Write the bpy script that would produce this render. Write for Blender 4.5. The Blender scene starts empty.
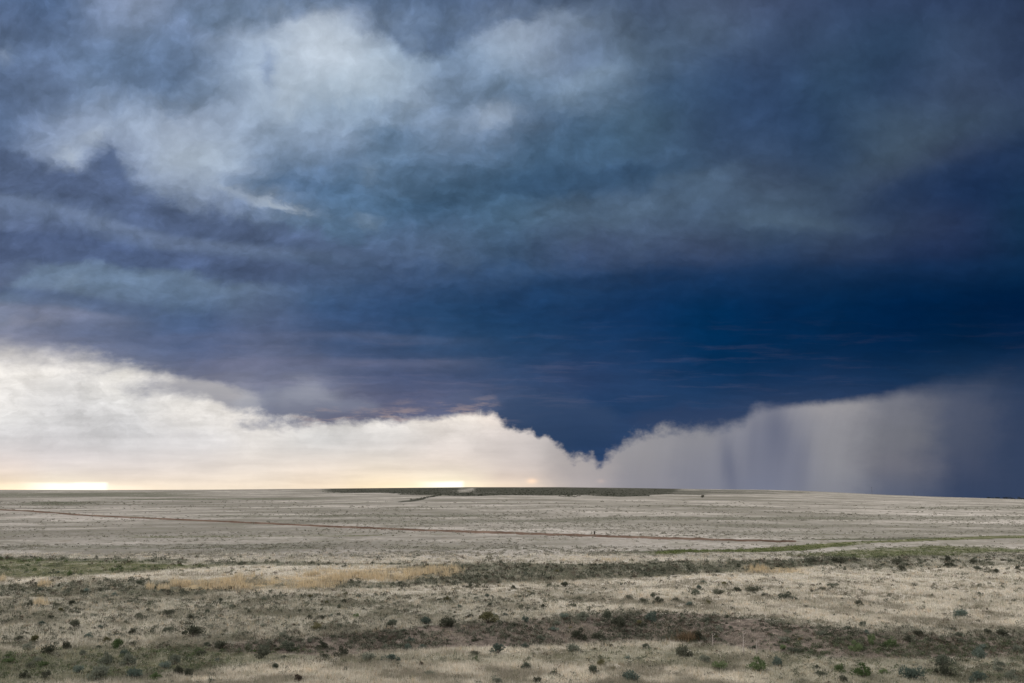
import bpy, math, random
import numpy as np
from mathutils import Vector

# ------------------------------------------------------------------ camera
scene = bpy.context.scene
col = scene.collection
R = math.radians
F = 1024 * 35.0 / 36.0              # focal length of a 35 mm lens on a 1024 px wide picture
EYE = 8.0                           # the viewer stands on a rise, 8 m above the near flat
PITCH = math.atan((500.0 - 341.5) / F)
cam = bpy.data.cameras.new('camera')
cam.lens, cam.sensor_width = 35.0, 36.0
cam.clip_start, cam.clip_end = 0.1, 100000.0
camera = bpy.data.objects.new('camera', cam)
camera.location = (0, 0, EYE)
camera.rotation_euler = (math.pi / 2 + PITCH, 0, 0)
col.objects.link(camera)
scene.camera = camera

vs = scene.view_settings
vs.view_transform, vs.look, vs.gamma, vs.exposure = 'Standard', 'None', 1.0, 0.40
vs.use_curve_mapping = False

# one soft sun: late light filtered through cloud, from the left and a little in front
SUN_EL, SUN_AZ = 38.0, -62.0        # azimuth clockwise from the view direction (+Y)
sun = bpy.data.lights.new('sun', 'SUN')
sun.energy, sun.angle, sun.color = 1.5, R(14), (1.0, 0.93, 0.84)
sun_o = bpy.data.objects.new('sun', sun)
sd = Vector((math.sin(R(SUN_AZ)) * math.cos(R(SUN_EL)), math.cos(R(SUN_AZ)) * math.cos(R(SUN_EL)), math.sin(R(SUN_EL))))
sun_o.rotation_euler = sd.to_track_quat('Z', 'Y').to_euler()
sun_o.location = (0, 0, 60)
col.objects.link(sun_o)


def ray(px, py):
    """slopes of a sight line: sideways and upwards per metre forwards"""
    a, q = (px - 512.0) / F, (341.5 - py) / F
    d = math.cos(PITCH) - q * math.sin(PITCH)
    return a / d, (math.sin(PITCH) + q * math.cos(PITCH)) / d


def lin(c):
    return [((v / 255.0) / 12.92 if v <= 10 else ((v / 255.0 + 0.055) / 1.055) ** 2.4) for v in c]


# ------------------------------------------------------------------ sky (world)
world = bpy.data.worlds.new('World')
scene.world = world
world.use_nodes = True
NT = world.node_tree
NT.nodes.clear()


class G:
    """small helper that writes arithmetic as nodes of one node tree"""
    def __init__(s, nt):
        s.nt = nt

    def n(s, t, **kw):
        x = s.nt.nodes.new(t)
        for k, v in kw.items():
            setattr(x, k, v)
        return x

    def put(s, sock, v):
        if hasattr(v, 'is_output'):
            s.nt.links.new(v, sock)
        else:
            sock.default_value = v

    def m(s, op, *a, clamp=False):
        x = s.n('ShaderNodeMath', operation=op, use_clamp=clamp)
        for i, v in enumerate(a):
            s.put(x.inputs[i], v)
        return x.outputs[0]

    def add(s, a, b): return s.m('ADD', a, b)
    def sub(s, a, b): return s.m('SUBTRACT', a, b)
    def mul(s, a, b): return s.m('MULTIPLY', a, b)
    def mad(s, a, b, c): return s.m('MULTIPLY_ADD', a, b, c)

    def v(s, op, *a):
        x = s.n('ShaderNodeVectorMath', operation=op)
        k = 0
        for v in a:
            sock = x.inputs['Scale'] if (op == 'SCALE' and k == 1) else x.inputs[k]
            s.put(sock, v)
            k += 1
        return x.outputs[1] if op in ('DOT_PRODUCT', 'LENGTH', 'DISTANCE') else x.outputs[0]

    def xyz(s, a, b, c=0.0):
        x = s.n('ShaderNodeCombineXYZ')
        for i, v in enumerate((a, b, c)):
            s.put(x.inputs[i], v)
        return x.outputs[0]

    def sep(s, a):
        x = s.n('ShaderNodeSeparateXYZ')
        s.put(x.inputs[0], a)
        return x.outputs

    def noise(s, p, scale, detail=5.0, rough=0.55, dist=0.0, lac=2.0, colour=False):
        x = s.n('ShaderNodeTexNoise', noise_dimensions='3D')
        s.put(x.inputs['Vector'], p)
        x.inputs['Scale'].default_value = scale
        x.inputs['Detail'].default_value = detail
        x.inputs['Roughness'].default_value = rough
        x.inputs['Lacunarity'].default_value = lac
        x.inputs['Distortion'].default_value = dist
        return x.outputs['Color'] if colour else x.outputs['Fac']

    def rng(s, v, a, b, c=0.0, d=1.0, smooth=True):
        x = s.n('ShaderNodeMapRange', interpolation_type='SMOOTHSTEP' if smooth else 'LINEAR', clamp=True)
        s.put(x.inputs[0], v)
        for i, k in enumerate((a, b, c, d)):
            s.put(x.inputs[i + 1], k)
        return x.outputs[0]

    def mix(s, f, a, b, blend='MIX'):
        x = s.n('ShaderNodeMix', data_type='RGBA', blend_type=blend)
        s.put(x.inputs[0], f)
        s.put(x.inputs[6], a if hasattr(a, 'is_output') else (*a, 1.0))
        s.put(x.inputs[7], b if hasattr(b, 'is_output') else (*b, 1.0))
        return x.outputs[2]

    def ramp(s, f, stops, interp='CARDINAL'):
        x = s.n('ShaderNodeValToRGB')
        cr = x.color_ramp
        cr.interpolation = interp
        while len(cr.elements) > 1:
            cr.elements.remove(cr.elements[-1])
        for i, (p, c) in enumerate(stops):
            e = cr.elements[0] if i == 0 else cr.elements.new(p)
            e.position = p
            e.color = (*c, 1.0)
        s.put(x.inputs[0], f)
        return x.outputs[0]

    def curve(s, f, pts):
        """value curve through (x, y) points given in the unit square"""
        x = s.n('ShaderNodeFloatCurve')
        cv = x.mapping.curves[0]
        while len(cv.points) < len(pts):
            cv.points.new(0.5, 0.5)
        for p, (a, b) in zip(cv.points, pts):
            p.location = (a, b)
            p.handle_type = 'AUTO_CLAMPED'
        x.mapping.update()
        s.put(x.inputs['Value'], f)
        return x.outputs[0]


g = G(NT)
U = 100.0 / F                        # one sky unit: slope covered by 100 px at the horizon
dirv = g.n('ShaderNodeTexCoord').outputs['Generated']
dx, dy, dz = g.sep(dirv)
fwd = g.m('MAXIMUM', dy, 0.05)
s_ = g.m('DIVIDE', g.m('DIVIDE', dx, fwd), U)      # sideways, in sky units
t_ = g.m('DIVIDE', g.m('DIVIDE', dz, fwd), U)      # upwards, in sky units
P = g.xyz(s_, t_, 0.0)
S0, SW = -6.6, 13.2                  # span of the colour rows


def su(px, py): return ray(px, py)[0] / U
def tv(py): return ray(512, py)[1] / U


def nrm(a): return g.m('DIVIDE', g.sub(a, S0), SW, clamp=True)


def field(table, xs, S, rowpos, interp='CARDINAL'):
    """colour field from rows of colours; rowpos = row coordinate of the point"""
    acc = None
    f = nrm(S)
    for j, (py, cols) in enumerate(table):
        stops = [((su(x, py) - S0) / SW, lin(c)) for x, c in zip(xs, cols)]
        c = g.ramp(f, stops, interp)
        d = g.sub(rowpos, float(j))
        if j == 0: d = g.m('MAXIMUM', d, 0.0)
        if j == len(table) - 1: d = g.m('MINIMUM', d, 0.0)
        w = g.m('POWER', math.exp(-1.0 / 0.78 ** 2), g.mul(d, d))
        c = g.v('SCALE', c, w)
        wsum = w if acc is None else g.add(wsum, w)
        acc = c if acc is None else g.v('ADD', acc, c)
    return g.v('SCALE', acc, g.m('DIVIDE', 1.0, wsum))


def after(done, vec):
    """the same vector, evaluated only after 'done' (keeps the number of live values of this long shader small)"""
    return g.v('MULTIPLY_ADD', done, (1e-9, 1e-9, 1e-9), vec)


def blob(S, T, px, py, rx, ry, ang=0.0, done=None):
    """soft elliptical weight round a sky point; radii in px"""
    x = g.n('ShaderNodeMapping', vector_type='TEXTURE')
    p = g.xyz(S, T, 0.0) if not isinstance(S, str) else T
    g.put(x.inputs['Vector'], p if done is None else after(done, p))
    x.inputs['Location'].default_value = (su(px, py), tv(py), 0)
    x.inputs['Rotation'].default_value = (0, 0, R(ang))
    x.inputs['Scale'].default_value = (rx / 100, ry / 100, 1)
    d = g.v('DOT_PRODUCT', x.outputs[0], x.outputs[0])
    return g.m('POWER', math.exp(-1), d)


X17 = [64 * i for i in range(17)]
STORM = [
 (0,   [(80,100,135),(86,106,140),(128,143,168),(106,123,151),(96,116,146),(88,108,140),(80,100,132),(75,95,130),(72,90,125),(75,92,122),(74,91,122),(75,90,120),(68,82,115),(58,75,110),(55,72,108),(48,65,100),(46,62,95)]),
 (32,  [(88,106,140),(88,107,140),(116,133,160),(112,130,158),(163,178,196),(186,198,209),(142,159,179),(104,123,149),(145,160,179),(118,135,158),(80,98,125),(80,98,125),(65,83,115),(56,75,108),(48,70,102),(56,74,106),(50,66,98)]),
 (64,  [(98,118,150),(100,120,152),(95,118,150),(108,128,158),(152,170,191),(184,196,208),(164,181,197),(124,145,168),(142,160,180),(104,122,150),(92,112,138),(66,86,118),(55,75,110),(52,74,105),(50,72,105),(58,76,108),(48,64,96)]),
 (96,  [(92,112,148),(108,128,158),(103,124,154),(104,126,155),(166,182,198),(166,183,198),(165,182,197),(125,145,170),(95,118,145),(117,137,160),(72,95,125),(56,80,115),(50,72,108),(50,74,106),(50,70,104),(60,76,106),(52,68,100)]),
 (128, [(95,115,148),(138,154,179),(152,167,186),(155,169,188),(141,159,181),(133,154,177),(95,120,150),(122,141,165),(100,120,148),(72,97,128),(70,95,122),(58,80,112),(50,72,108),(50,72,104),(66,86,112),(60,78,104),(52,70,98)]),
 (160, [(92,110,145),(146,161,182),(142,157,180),(165,179,193),(130,148,170),(118,139,164),(92,116,144),(90,112,140),(72,98,128),(68,95,125),(66,92,122),(58,80,112),(56,76,108),(50,72,104),(66,84,108),(56,70,100),(42,60,95)]),
 (192, [(88,104,138),(84,101,137),(112,129,158),(144,159,179),(128,145,168),(84,111,144),(85,110,140),(72,100,132),(62,90,122),(60,85,118),(66,88,118),(75,96,124),(66,82,108),(58,76,104),(58,73,102),(32,52,90),(25,50,85)]),
 (224, [(98,114,146),(92,108,140),(84,101,134),(94,111,144),(108,125,152),(92,116,146),(75,105,138),(70,98,130),(75,102,130),(80,102,128),(80,100,128),(72,92,120),(75,95,120),(66,84,110),(58,73,102),(44,59,94),(25,52,85)]),
 (256, [(85,100,135),(80,96,135),(78,96,135),(82,100,138),(80,105,140),(82,108,138),(85,105,138),(82,102,132),(68,91,123),(68,84,118),(66,82,115),(64,78,110),(48,67,102),(50,66,98),(40,57,93),(32,50,87),(20,46,80)]),
 (288, [(78,92,128),(102,120,146),(94,116,146),(90,110,140),(85,102,138),(62,88,125),(55,80,120),(52,76,115),(45,72,112),(36,65,105),(28,58,100),(20,52,95),(15,48,90),(8,42,82),(2,36,75),(2,34,72),(0,32,68)]),
 (320, [(127,134,157),(100,112,142),(85,102,138),(75,98,138),(78,95,132),(62,85,125),(48,76,118),(36,70,112),(28,62,105),(26,60,105),(16,52,98),(2,46,90),(4,42,86),(2,38,78),(0,34,74),(0,32,70),(0,28,66)]),
 (352, [(122,127,150),(110,118,145),(98,110,142),(84,100,138),(95,106,138),(70,88,125),(60,82,120),(48,76,115),(36,68,108),(30,62,104),(22,56,100),(4,48,92),(4,44,86),(4,40,80),(2,36,76),(2,34,70),(8,38,76)]),
 (384, [(150,150,160),(140,140,152),(124,128,146),(112,116,140),(116,120,145),(104,112,142),(80,92,128),(74,87,123),(58,78,118),(50,69,110),(40,66,109),(18,54,98),(16,50,92),(26,54,95),(20,50,88),(30,56,92),(25,52,88)]),
 (416, [(180,178,178),(180,178,178),(180,178,178),(176,174,174),(142,146,160),(116,117,137),(103,105,131),(97,103,134),(74,90,124),(42,69,110),(38,66,108),(46,69,108),(56,73,110),(52,70,106),(48,66,104),(40,62,98),(32,56,92)]),
 (448, [(180,178,178),(180,178,178),(180,178,178),(176,174,174),(150,150,160),(120,120,138),(112,110,132),(104,108,136),(80,94,126),(48,70,110),(52,73,113),(52,73,112),(56,73,110),(52,70,106),(48,66,104),(40,62,98),(32,56,92)]),
]
FAR = [
 (346, [(226,223,219),(244,241,237),(240,238,235),(240,237,234),(235,232,228),(235,230,226),(235,230,226),(238,230,224),(225,215,210),(190,185,185),(166,163,166),(152,150,156),(152,150,156),(160,157,159),(115,118,130),(80,88,108),(53,67,94)]),
 (370, [(247,245,242),(250,248,245),(247,245,241),(236,233,231),(236,232,228),(237,232,228),(238,232,226),(240,232,225),(228,218,212),(190,185,185),(166,163,166),(152,150,156),(152,150,156),(160,157,159),(115,118,130),(80,88,108),(53,67,94)]),
 (394, [(242,241,240),(230,231,234),(232,233,234),(236,235,233),(238,233,228),(238,233,228),(238,232,226),(241,233,225),(228,218,212),(190,185,185),(165,162,165),(150,148,155),(150,148,155),(160,157,158),(117,119,130),(80,88,108),(53,67,94)]),
 (418, [(232,233,235),(215,216,219),(219,220,223),(238,236,234),(240,237,234),(230,229,228),(232,229,226),(242,236,229),(224,215,209),(183,178,178),(156,154,156),(143,142,148),(143,144,154),(146,145,151),(113,115,125),(78,86,106),(53,67,94)]),
 (442, [(216,217,222),(211,212,217),(209,211,216),(222,223,228),(229,228,228),(220,222,225),(222,222,224),(227,222,221),(214,207,205),(172,167,167),(152,150,154),(140,140,147),(136,138,151),(141,141,147),(112,114,123),(76,84,104),(53,67,94)]),
 (466, [(233,222,219),(229,222,223),(230,224,224),(233,226,223),(236,228,222),(240,230,222),(240,230,220),(238,226,218),(212,203,200),(172,165,164),(146,144,149),(132,133,144),(132,134,148),(140,140,146),(112,112,122),(68,77,100),(53,67,94)]),
 (490, [(255,234,200),(255,242,215),(249,232,210),(248,232,212),(250,234,212),(252,232,205),(255,234,196),(255,244,210),(233,211,191),(175,167,168),(140,139,148),(128,130,143),(125,130,148),(130,132,142),(88,96,116),(53,67,94),(53,67,94)]),
]

BLOBS = [
 (318,58,58,30,-8,(188,200,211),.3),(285,92,22,30,15,(176,190,203),.5),(490,115,28,11,5,(156,171,187),.6),
 (512,42,24,24,20,(150,165,182),.35),(560,18,26,9,-18,(138,154,172),.3),(602,72,30,20,30,(112,132,153),.35),
 (66,158,12,14,20,(176,188,200),.6),(92,136,16,8,30,(170,183,197),.5),(200,158,46,17,0,(166,180,194),.35),
 (276,206,32,6,-14,(162,175,188),.85),(226,190,26,6,-28,(158,172,187),.55),(98,285,90,20,-3,(106,126,150),.45),
 (72,280,16,7,20,(126,144,165),.5),(364,224,14,6,-15,(118,138,160),.55),(6,58,8,9,0,(140,156,180),.5),
 (95,224,130,8,-14,(106,122,150),.75),(107,166,14,24,8,(80,97,132),.95),(118,186,26,16,-30,(84,101,136),.8),(65,188,75,14,-16,(80,95,130),.9),(150,208,60,12,-22,(84,100,134),.7),
 (225,232,120,10,-10,(78,94,129),.85),(266,72,7,26,6,(108,128,160),.55),(432,40,26,16,-25,(84,104,137),.55),
 (290,184,55,11,-3,(76,102,136),.8),(310,150,46,20,8,(134,152,174),.6),(430,208,36,18,0,(58,86,118),.6),(400,150,26,10,20,(104,128,155),.4),(370,168,8,14,10,(120,140,163),.4),(358,118,60,9,0,(150,168,186),.4),(190,100,60,14,12,(104,124,152),.5),(250,24,36,12,-20,(106,126,152),.5),(205,20,24,10,-30,(100,120,148),.4),(455,72,16,22,-10,(108,128,155),.45),
 (545,186,52,13,3,(56,84,118),.55),(632,170,42,10,0,(50,78,114),.5),(965,192,64,20,8,(27,50,88),.5),
 (905,150,95,11,24,(68,86,108),.4),(792,222,70,8,-4,(80,100,123),.5),(660,205,60,10,12,(80,100,124),.4),
 (246,404,13,13,0,(168,170,176),.6),(306,394,20,17,10,(150,154,168),.6),(281,405,6,16,12,(112,115,136),.7),(340,400,14,12,0,(118,122,144),.6),(205,396,40,9,-8,(172,170,170),.5),(640,402,60,16,4,(36,64,106),.5),
 (30,300,34,9,2,(86,100,132),.5),(20,322,50,5,3,(138,142,160),.5),(120,262,150,7,-4,(76,92,130),.6),
]

# turbulence: broad slow folds, then finer curls; flatter and streakier towards the horizon
flat = g.rng(t_, 0.9, 3.0, 1.0, 0.0)                       # 1 near the cloud base, 0 higher up
tq = g.mul(g.m('LOGARITHM', g.add(g.m('MAXIMUM', t_, -0.5), 1.0), math.e), 5.6)   # heights crowd together towards the horizon
Pn = g.xyz(s_, tq, 3.7)
w1 = g.v('SUBTRACT', g.noise(Pn, 0.9, 3.0, 0.5, colour=True), (0.5, 0.5, 0.5))
w2 = g.v('SUBTRACT', g.noise(g.v('ADD', Pn, g.v('SCALE', w1, 1.0)), 2.2, 4.0, 0.52, colour=True), (0.5, 0.5, 0.5))
w3 = g.v('SUBTRACT', g.noise(g.v('ADD', Pn, g.v('SCALE', w2, 0.5)), 6.5, 6.0, 0.6, colour=True), (0.5, 0.5, 0.5))
warp = g.v('ADD', g.v('ADD', g.v('SCALE', w1, 0.30), g.v('SCALE', w2, 0.24)), g.v('SCALE', w3, 0.20))
wx, wy, _ = g.sep(warp)
calm = g.rng(s_, 0.6, 3.4, 1.0, 0.35)                      # the right half of the deck is smoother
S = g.mad(wx, g.mul(calm, 1.0), s_)
T = g.mad(wy, g.mul(calm, g.sub(1.0, g.mul(flat, 0.55))), t_)

row = g.m('DIVIDE', g.sub(tv(0), T), (tv(0) - tv(448)) / 14.0)
storm = field(STORM, X17, S, row)

# brighter and darker masses of their own
PW = g.xyz(S, T, 0.0)
for (px, py, rx, ry, ang, rgb, k) in BLOBS:
    storm = g.mix(g.mul(blob('at', PW, px, py, rx, ry, ang, storm), k), storm, lin(rgb))

d1 = g.sub(g.noise(g.v('ADD', Pn, g.v('SCALE', warp, 1.0)), 2.1, 9.0, 0.60), 0.5)
d2 = g.sub(g.noise(g.xyz(g.mul(s_, 0.8), g.mul(g.add(tq, g.mul(wy, 1.2)), 2.4), 9.1), 1.7, 7.0, 0.6), 0.5)
# side light on the billows: the slope of a height field towards the upper left
Pb = g.v('ADD', Pn, g.v('SCALE', warp, 0.7))
b1 = g.sub(g.noise(g.v('ADD', Pb, (-0.055, 0.08, 0.0)), 2.3, 6.0, 0.52), g.noise(Pb, 2.3, 6.0, 0.52))
amp = g.mul(g.rng(s_, -1.0, 3.5, 1.0, 0.55), g.sub(1.0, g.mul(flat, 0.75)))
vor = g.n('ShaderNodeTexVoronoi', voronoi_dimensions='2D', feature='SMOOTH_F1')
g.put(vor.inputs['Vector'], g.v('ADD', Pn, g.v('SCALE', warp, 0.8)))
vor.inputs['Scale'].default_value = 1.5
vor.inputs['Detail'].default_value = 4.0
vor.inputs['Roughness'].default_value = 0.62
vor.inputs['Smoothness'].default_value = 0.45
vor.normalize = True
puffs = g.sub(0.36, vor.outputs['Distance'])
det = g.add(g.mul(g.mul(puffs, 1.25), amp), g.add(g.mul(g.add(g.mul(d1, 0.66), g.mul(b1, -1.05)), amp), g.mul(d2, g.mad(flat, 0.35, 0.15))))

# sheets: cloud layers with a ragged upper (or lower) edge that melts away behind it
rag = g.noise(g.xyz(g.mad(wx, 0.3, s_), g.mad(wy, 0.3, g.mul(t_, 1.15)), 15.0), 2.3, 8.0, 0.62)
rag = g.sub(rag, 0.5)
smooth_rag = g.sub(g.noise(g.xyz(g.mul(s_, 0.6), g.mul(t_, 1.6), 17.0), 1.6, 3.0, 0.5), 0.5)


def sheet(pts, rgb, fade, k=0.8, soft=0.06, jag=0.5, ends=(None, None), up=False, laminar=False):
    """pts: edge in picture points; the layer lies below the edge (above it when up) and fades over 'fade' px"""
    global storm
    ys = [tv(y) for x, y in pts]
    a, b = min(ys) - .05, max(ys) + .05
    s_, t_, _ = g.sep(after(storm, P))
    e = g.mad(g.curve(nrm(s_), [((su(x, y) - S0) / SW, (tv(y) - a) / (b - a)) for x, y in pts]), b - a, a)
    hh = g.sub(e, t_) if not up else g.sub(t_, e)
    hh = g.mad(smooth_rag if laminar else rag, jag, hh)
    f = g.mul(g.rng(hh, -soft, soft), g.rng(hh, 0.0, fade / 100.0, 1.0, 0.0, smooth=False))
    x0, x1 = ends
    if x0 is not None: f = g.mul(f, g.rng(s_, su(x0[0], 200), su(x0[1], 200)))
    if x1 is not None: f = g.mul(f, g.rng(s_, su(x1[0], 200), su(x1[1], 200), 1.0, 0.0))
    storm = g.mix(g.mul(f, k), storm, lin(rgb))


PL = g.v('ADD', P, g.v('SCALE', warp, 0.45))


def lobe(px, py, rx, ry, ang, top, bottom, k=0.8, soft=0.10, jag=0.55):
    """rounded billow with a lit crown and a shaded underside"""
    global storm
    x = g.n('ShaderNodeMapping', vector_type='TEXTURE')
    g.put(x.inputs['Vector'], after(storm, PL))
    x.inputs['Location'].default_value = (su(px, py), tv(py), 0)
    x.inputs['Rotation'].default_value = (0, 0, R(ang))
    x.inputs['Scale'].default_value = (rx / 100, ry / 100, 0)
    q = g.v('MULTIPLY', x.outputs[0], (1, 1, 0))
    d = g.add(g.v('LENGTH', q), g.mul(rag, jag))
    c = g.mix(g.rng(g.sep(q)[1], -0.8, 0.8), lin(bottom), lin(top))
    storm = g.mix(g.mul(g.rng(d, 1.0 - soft, 1.0 + soft, 1.0, 0.0), k), storm, c)


# upper left: dark ragged shreds across the bright tower
sheet([(160,10),(190,18),(215,31),(240,22),(262,29),(290,23),(330,8),(400,-10)], (98,118,146), 45, .75, .10, .5, ((140,200),None), up=True)
sheet([(330,12),(355,24),(380,30),(402,46),(424,58),(442,52),(470,36),(500,27),(530,18),(560,4),(640,-20)], (80,99,130), 60, .8, .10, .55, ((330,380),(520,600)), up=True)
lobe(312,150,58,34,6, (140,158,179),(86,110,142), .7, .35, .7)
lobe(452,88,20,28,-12, (120,140,165),(100,122,150), .45, .4, .8)
lobe(150,62,62,34,-6, (100,120,150),(96,116,148), .55, .45, .9)
lobe(30,90,50,30,0, (96,115,150),(92,111,146), .5, .45, .9)
lobe(590,88,40,20,24, (120,140,160),(88,110,136), .5, .4, .8)
# the long dark arm sweeping down to the right
sheet([(-60,130),(0,150),(40,168),(60,178),(78,166),(94,156),(107,151),(118,164),(130,186),(150,196),(178,206),(210,214),(250,223),(320,236),(420,248)], (82,98,132), 75, .9, .11, .8, (None,(300,430)))
sheet([(-60,185),(0,193),(60,206),(120,223),(200,239),(300,249),(420,256)], (106,122,151), 26, .75, .05, .14, (None,(220,380)), laminar=True)
sheet([(-60,226),(0,231),(60,237),(150,249),(300,262),(420,270)], (75,91,128), 34, .85, .06, .16, (None,(240,420)), laminar=True)
sheet([(-60,300),(0,289),(30,274),(60,263),(140,268),(250,284),(330,294)], (106,126,150), 46, .7, .06, .4, (None,(230,330)))
sheet([(-60,286),(0,287),(40,290),(90,297),(150,306),(220,312)], (78,95,132), 16, .7, .05, .15, (None,(90,200)), laminar=True)
sheet([(-60,302),(0,303),(40,306),(90,312),(160,322)], (128,134,157), 22, .7, .05, .15, (None,(70,180)), laminar=True)
sheet([(120,338),(200,336),(300,332),(400,336),(520,340)], (100,110,142), 12, .45, .04, .12, ((110,180),(380,520)), laminar=True)
sheet([(180,362),(260,358),(340,362),(430,360),(520,366)], (112,116,144), 14, .5, .04, .14, ((170,230),(430,520)), laminar=True)
# smooth shelf in the middle and the dark wedge at the right
sheet([(380,318),(450,304),(512,291),(600,274),(700,269),(800,267),(900,263),(1024,256),(1150,250)], (18,50,90), 40, .45, .09, .16, ((400,560),None), laminar=True)
sheet([(800,228),(850,206),(880,190),(905,179),(940,168),(980,156),(1024,140),(1150,110)], (29,51,88), 62, .75, .16, .35, ((820,900),None))
sheet([(480,182),(512,178),(560,172),(600,171),(640,173),(680,162),(720,150)], (54,82,115), 30, .6, .12, .4, ((480,530),(650,730)))
sheet([(520,214),(545,206),(580,200),(640,196),(662,178),(700,172),(742,160)], (82,102,126), 34, .45, .10, .45, ((510,560),(720,760)))

lum0 = g.v('DOT_PRODUCT', storm, (0.3, 0.6, 0.1))
storm = g.v('SCALE', storm, g.m('POWER', 2.718, g.mul(det, g.rng(lum0, 0.08, 0.55, 0.95, 0.5))))
# swollen underside: grey billows at the left, the wall cloud in the middle
lobe(205,392,52,11,-12, (178,176,176),(160,160,166), .75, .4, .5)
lobe(250,408,16,15,10, (172,173,179),(138,143,158), .75, .35)
lobe(272,406,12,17,5, (140,145,160),(116,122,145), .6, .4)
lobe(308,407,32,18,6, (146,150,163),(108,113,136), .8, .3)
lobe(348,410,30,11,0, (128,134,153),(104,108,134), .6, .35)
lobe(470,404,26,13,0, (94,104,136),(84,92,124), .5, .4)
lobe(556,424,62,30,-8, (56,76,113),(41,63,100), .75, .25)
lobe(690,418,58,13,3, (48,66,104),(54,70,106), .7, .3)
lum = g.v('DOT_PRODUCT', storm, (0.3, 0.6, 0.1))
storm = g.v('MULTIPLY', storm, g.mix(g.rng(lum, 0.03, 0.35), (0.90, 0.91, 0.84), (0.98, 0.98, 1.0)))

# thin rosy shreds along the base
shred = g.rng(g.noise(g.xyz(g.mad(wx, 0.5, g.mul(s_, 0.75)), g.mul(g.add(tq, g.mul(wy, 0.35)), 3.6), 21.0), 1.7, 6.0, 0.6), 0.50, 0.78)
shred = g.mul(shred, g.mul(g.rng(t_, tv(425), tv(395)), g.mul(g.rng(t_, 1.2, 2.1, 1.0, 0.0), g.rng(s_, 1.0, 4.8, 0.8, 0.4))))
storm = g.v('ADD', storm, g.v('SCALE', (0.032, 0.023, 0.024), shred))

# far sky under the deck
fw = g.v('SUBTRACT', g.noise(g.xyz(s_, g.mul(t_, 1.9), 33.0), 1.5, 6.0, 0.58, colour=True), (0.5, 0.5, 0.5))
fx, fy, _ = g.sep(fw)
puff = g.rng(t_, 0.35, 0.9, 0.0, 1.0)
FS = g.mad(fx, 0.5, s_)
FT = g.mad(fy, g.mul(puff, 0.42), t_)
frow = g.m('DIVIDE', g.sub(tv(346), FT), (tv(346) - tv(490)) / 6.0)
far = field(FAR, X17, FS, frow, 'EASE')
fd = g.sub(g.noise(g.v('ADD', g.xyz(s_, g.mul(t_, 1.7), 41.0), g.v('SCALE', fw, 1.1)), 2.8, 8.0, 0.58), 0.5)
left = g.rng(s_, -0.8, 0.9, 1.0, 0.0)
fd2 = g.sub(g.noise(g.xyz(g.mul(s_, 0.42), g.mad(fy, .25, g.mul(t_, 4.2)), 47.0), 2.2, 5.0, 0.55), 0.53)
far = g.v('SCALE', far, g.m('POWER', 2.718, g.mul(fd2, g.mad(left, .38, .05))))
far = g.v('SCALE', far, g.m('POWER', 2.718, g.mul(g.sub(fd, 0.04), g.mul(g.mad(puff, .8, .2), g.mad(left, .8, .12)))))
far = g.v('MULTIPLY', far, g.mix(left, (1.0, 1.0, 1.0), (0.975, 0.95, 0.92)))
# low clear gaps where the sunset shines through
def gap(px, py, rx, ry, k):
    global far
    b = g.mul(blob(g.mad(fx, 0.25, s_), g.mad(fy, 0.02, t_), px, py, rx, ry), k)
    far = g.v('ADD', far, g.v('SCALE', (1.0, 0.86, 0.58), b))
gap(68, 491, 130, 9, 0.26); gap(445, 490, 95, 10, 0.26)
def bar(x0, x1, ytop, soft):
    """flat bright slot between the horizon and a low cloud edge"""
    global far
    top = g.add(tv(ytop), g.mul(fy, 0.06))
    a = g.mul(g.rng(s_, su(x0, 486), su(x0 + soft, 486)), g.rng(s_, su(x1 - 6, 486), su(x1, 486), 1.0, 0.0))
    b = g.mul(a, g.rng(t_, g.sub(top, 0.006), g.add(top, 0.022), 1.0, 0.0))
    far = g.mix(b, far, (1.35, 1.25, 1.02))
bar(14, 110, 483.5, 45); bar(412, 466, 482.5, 34)
far = g.v('ADD', far, g.v('SCALE', (0.14, 0.12, 0.10), blob(g.mad(fx, .2, s_), g.mad(fy, .2, t_), 487, 418, 15, 8)))
far = g.v('ADD', far, g.v('SCALE', (0.30, 0.15, 0.04), blob(s_, t_, 532, 481, 5, 2.5)))
far = g.v('ADD', far, g.v('SCALE', (0.09, 0.05, 0.03), blob(s_, t_, 601, 481, 4, 2)))

# rain: slanting streaks hanging from the base on the right
slant = g.sub(s_, g.mul(g.m('POWER', g.m('MAXIMUM', t_, 0.0), 2.0), 0.25))
rs = g.sub(g.noise(g.xyz(slant, g.mul(t_, 0.10), 55.0), 5.5, 5.0, 0.6), 0.5)
rain_zone = g.rng(s_, 0.4, 1.6)
far = g.v('SCALE', far, g.m('POWER', 2.718, g.mul(g.mul(rs, rain_zone), 0.13)))
def shaft(px, py, rx, ry, ang, k):
    global far
    f = g.mul(blob(g.mad(rs, 0.12, s_), t_, px, py, rx, ry, ang), k)
    far = g.mix(f, far, lin((92, 98, 120)))
shaft(729, 468, 8, 34, 5, 0.55); shaft(777, 428, 17, 32, 4, 0.62); shaft(768, 455, 34, 50, -6, 0.42); shaft(800, 462, 9, 44, -8, 0.25); shaft(752, 440, 6, 40, -6, 0.2)

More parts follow.
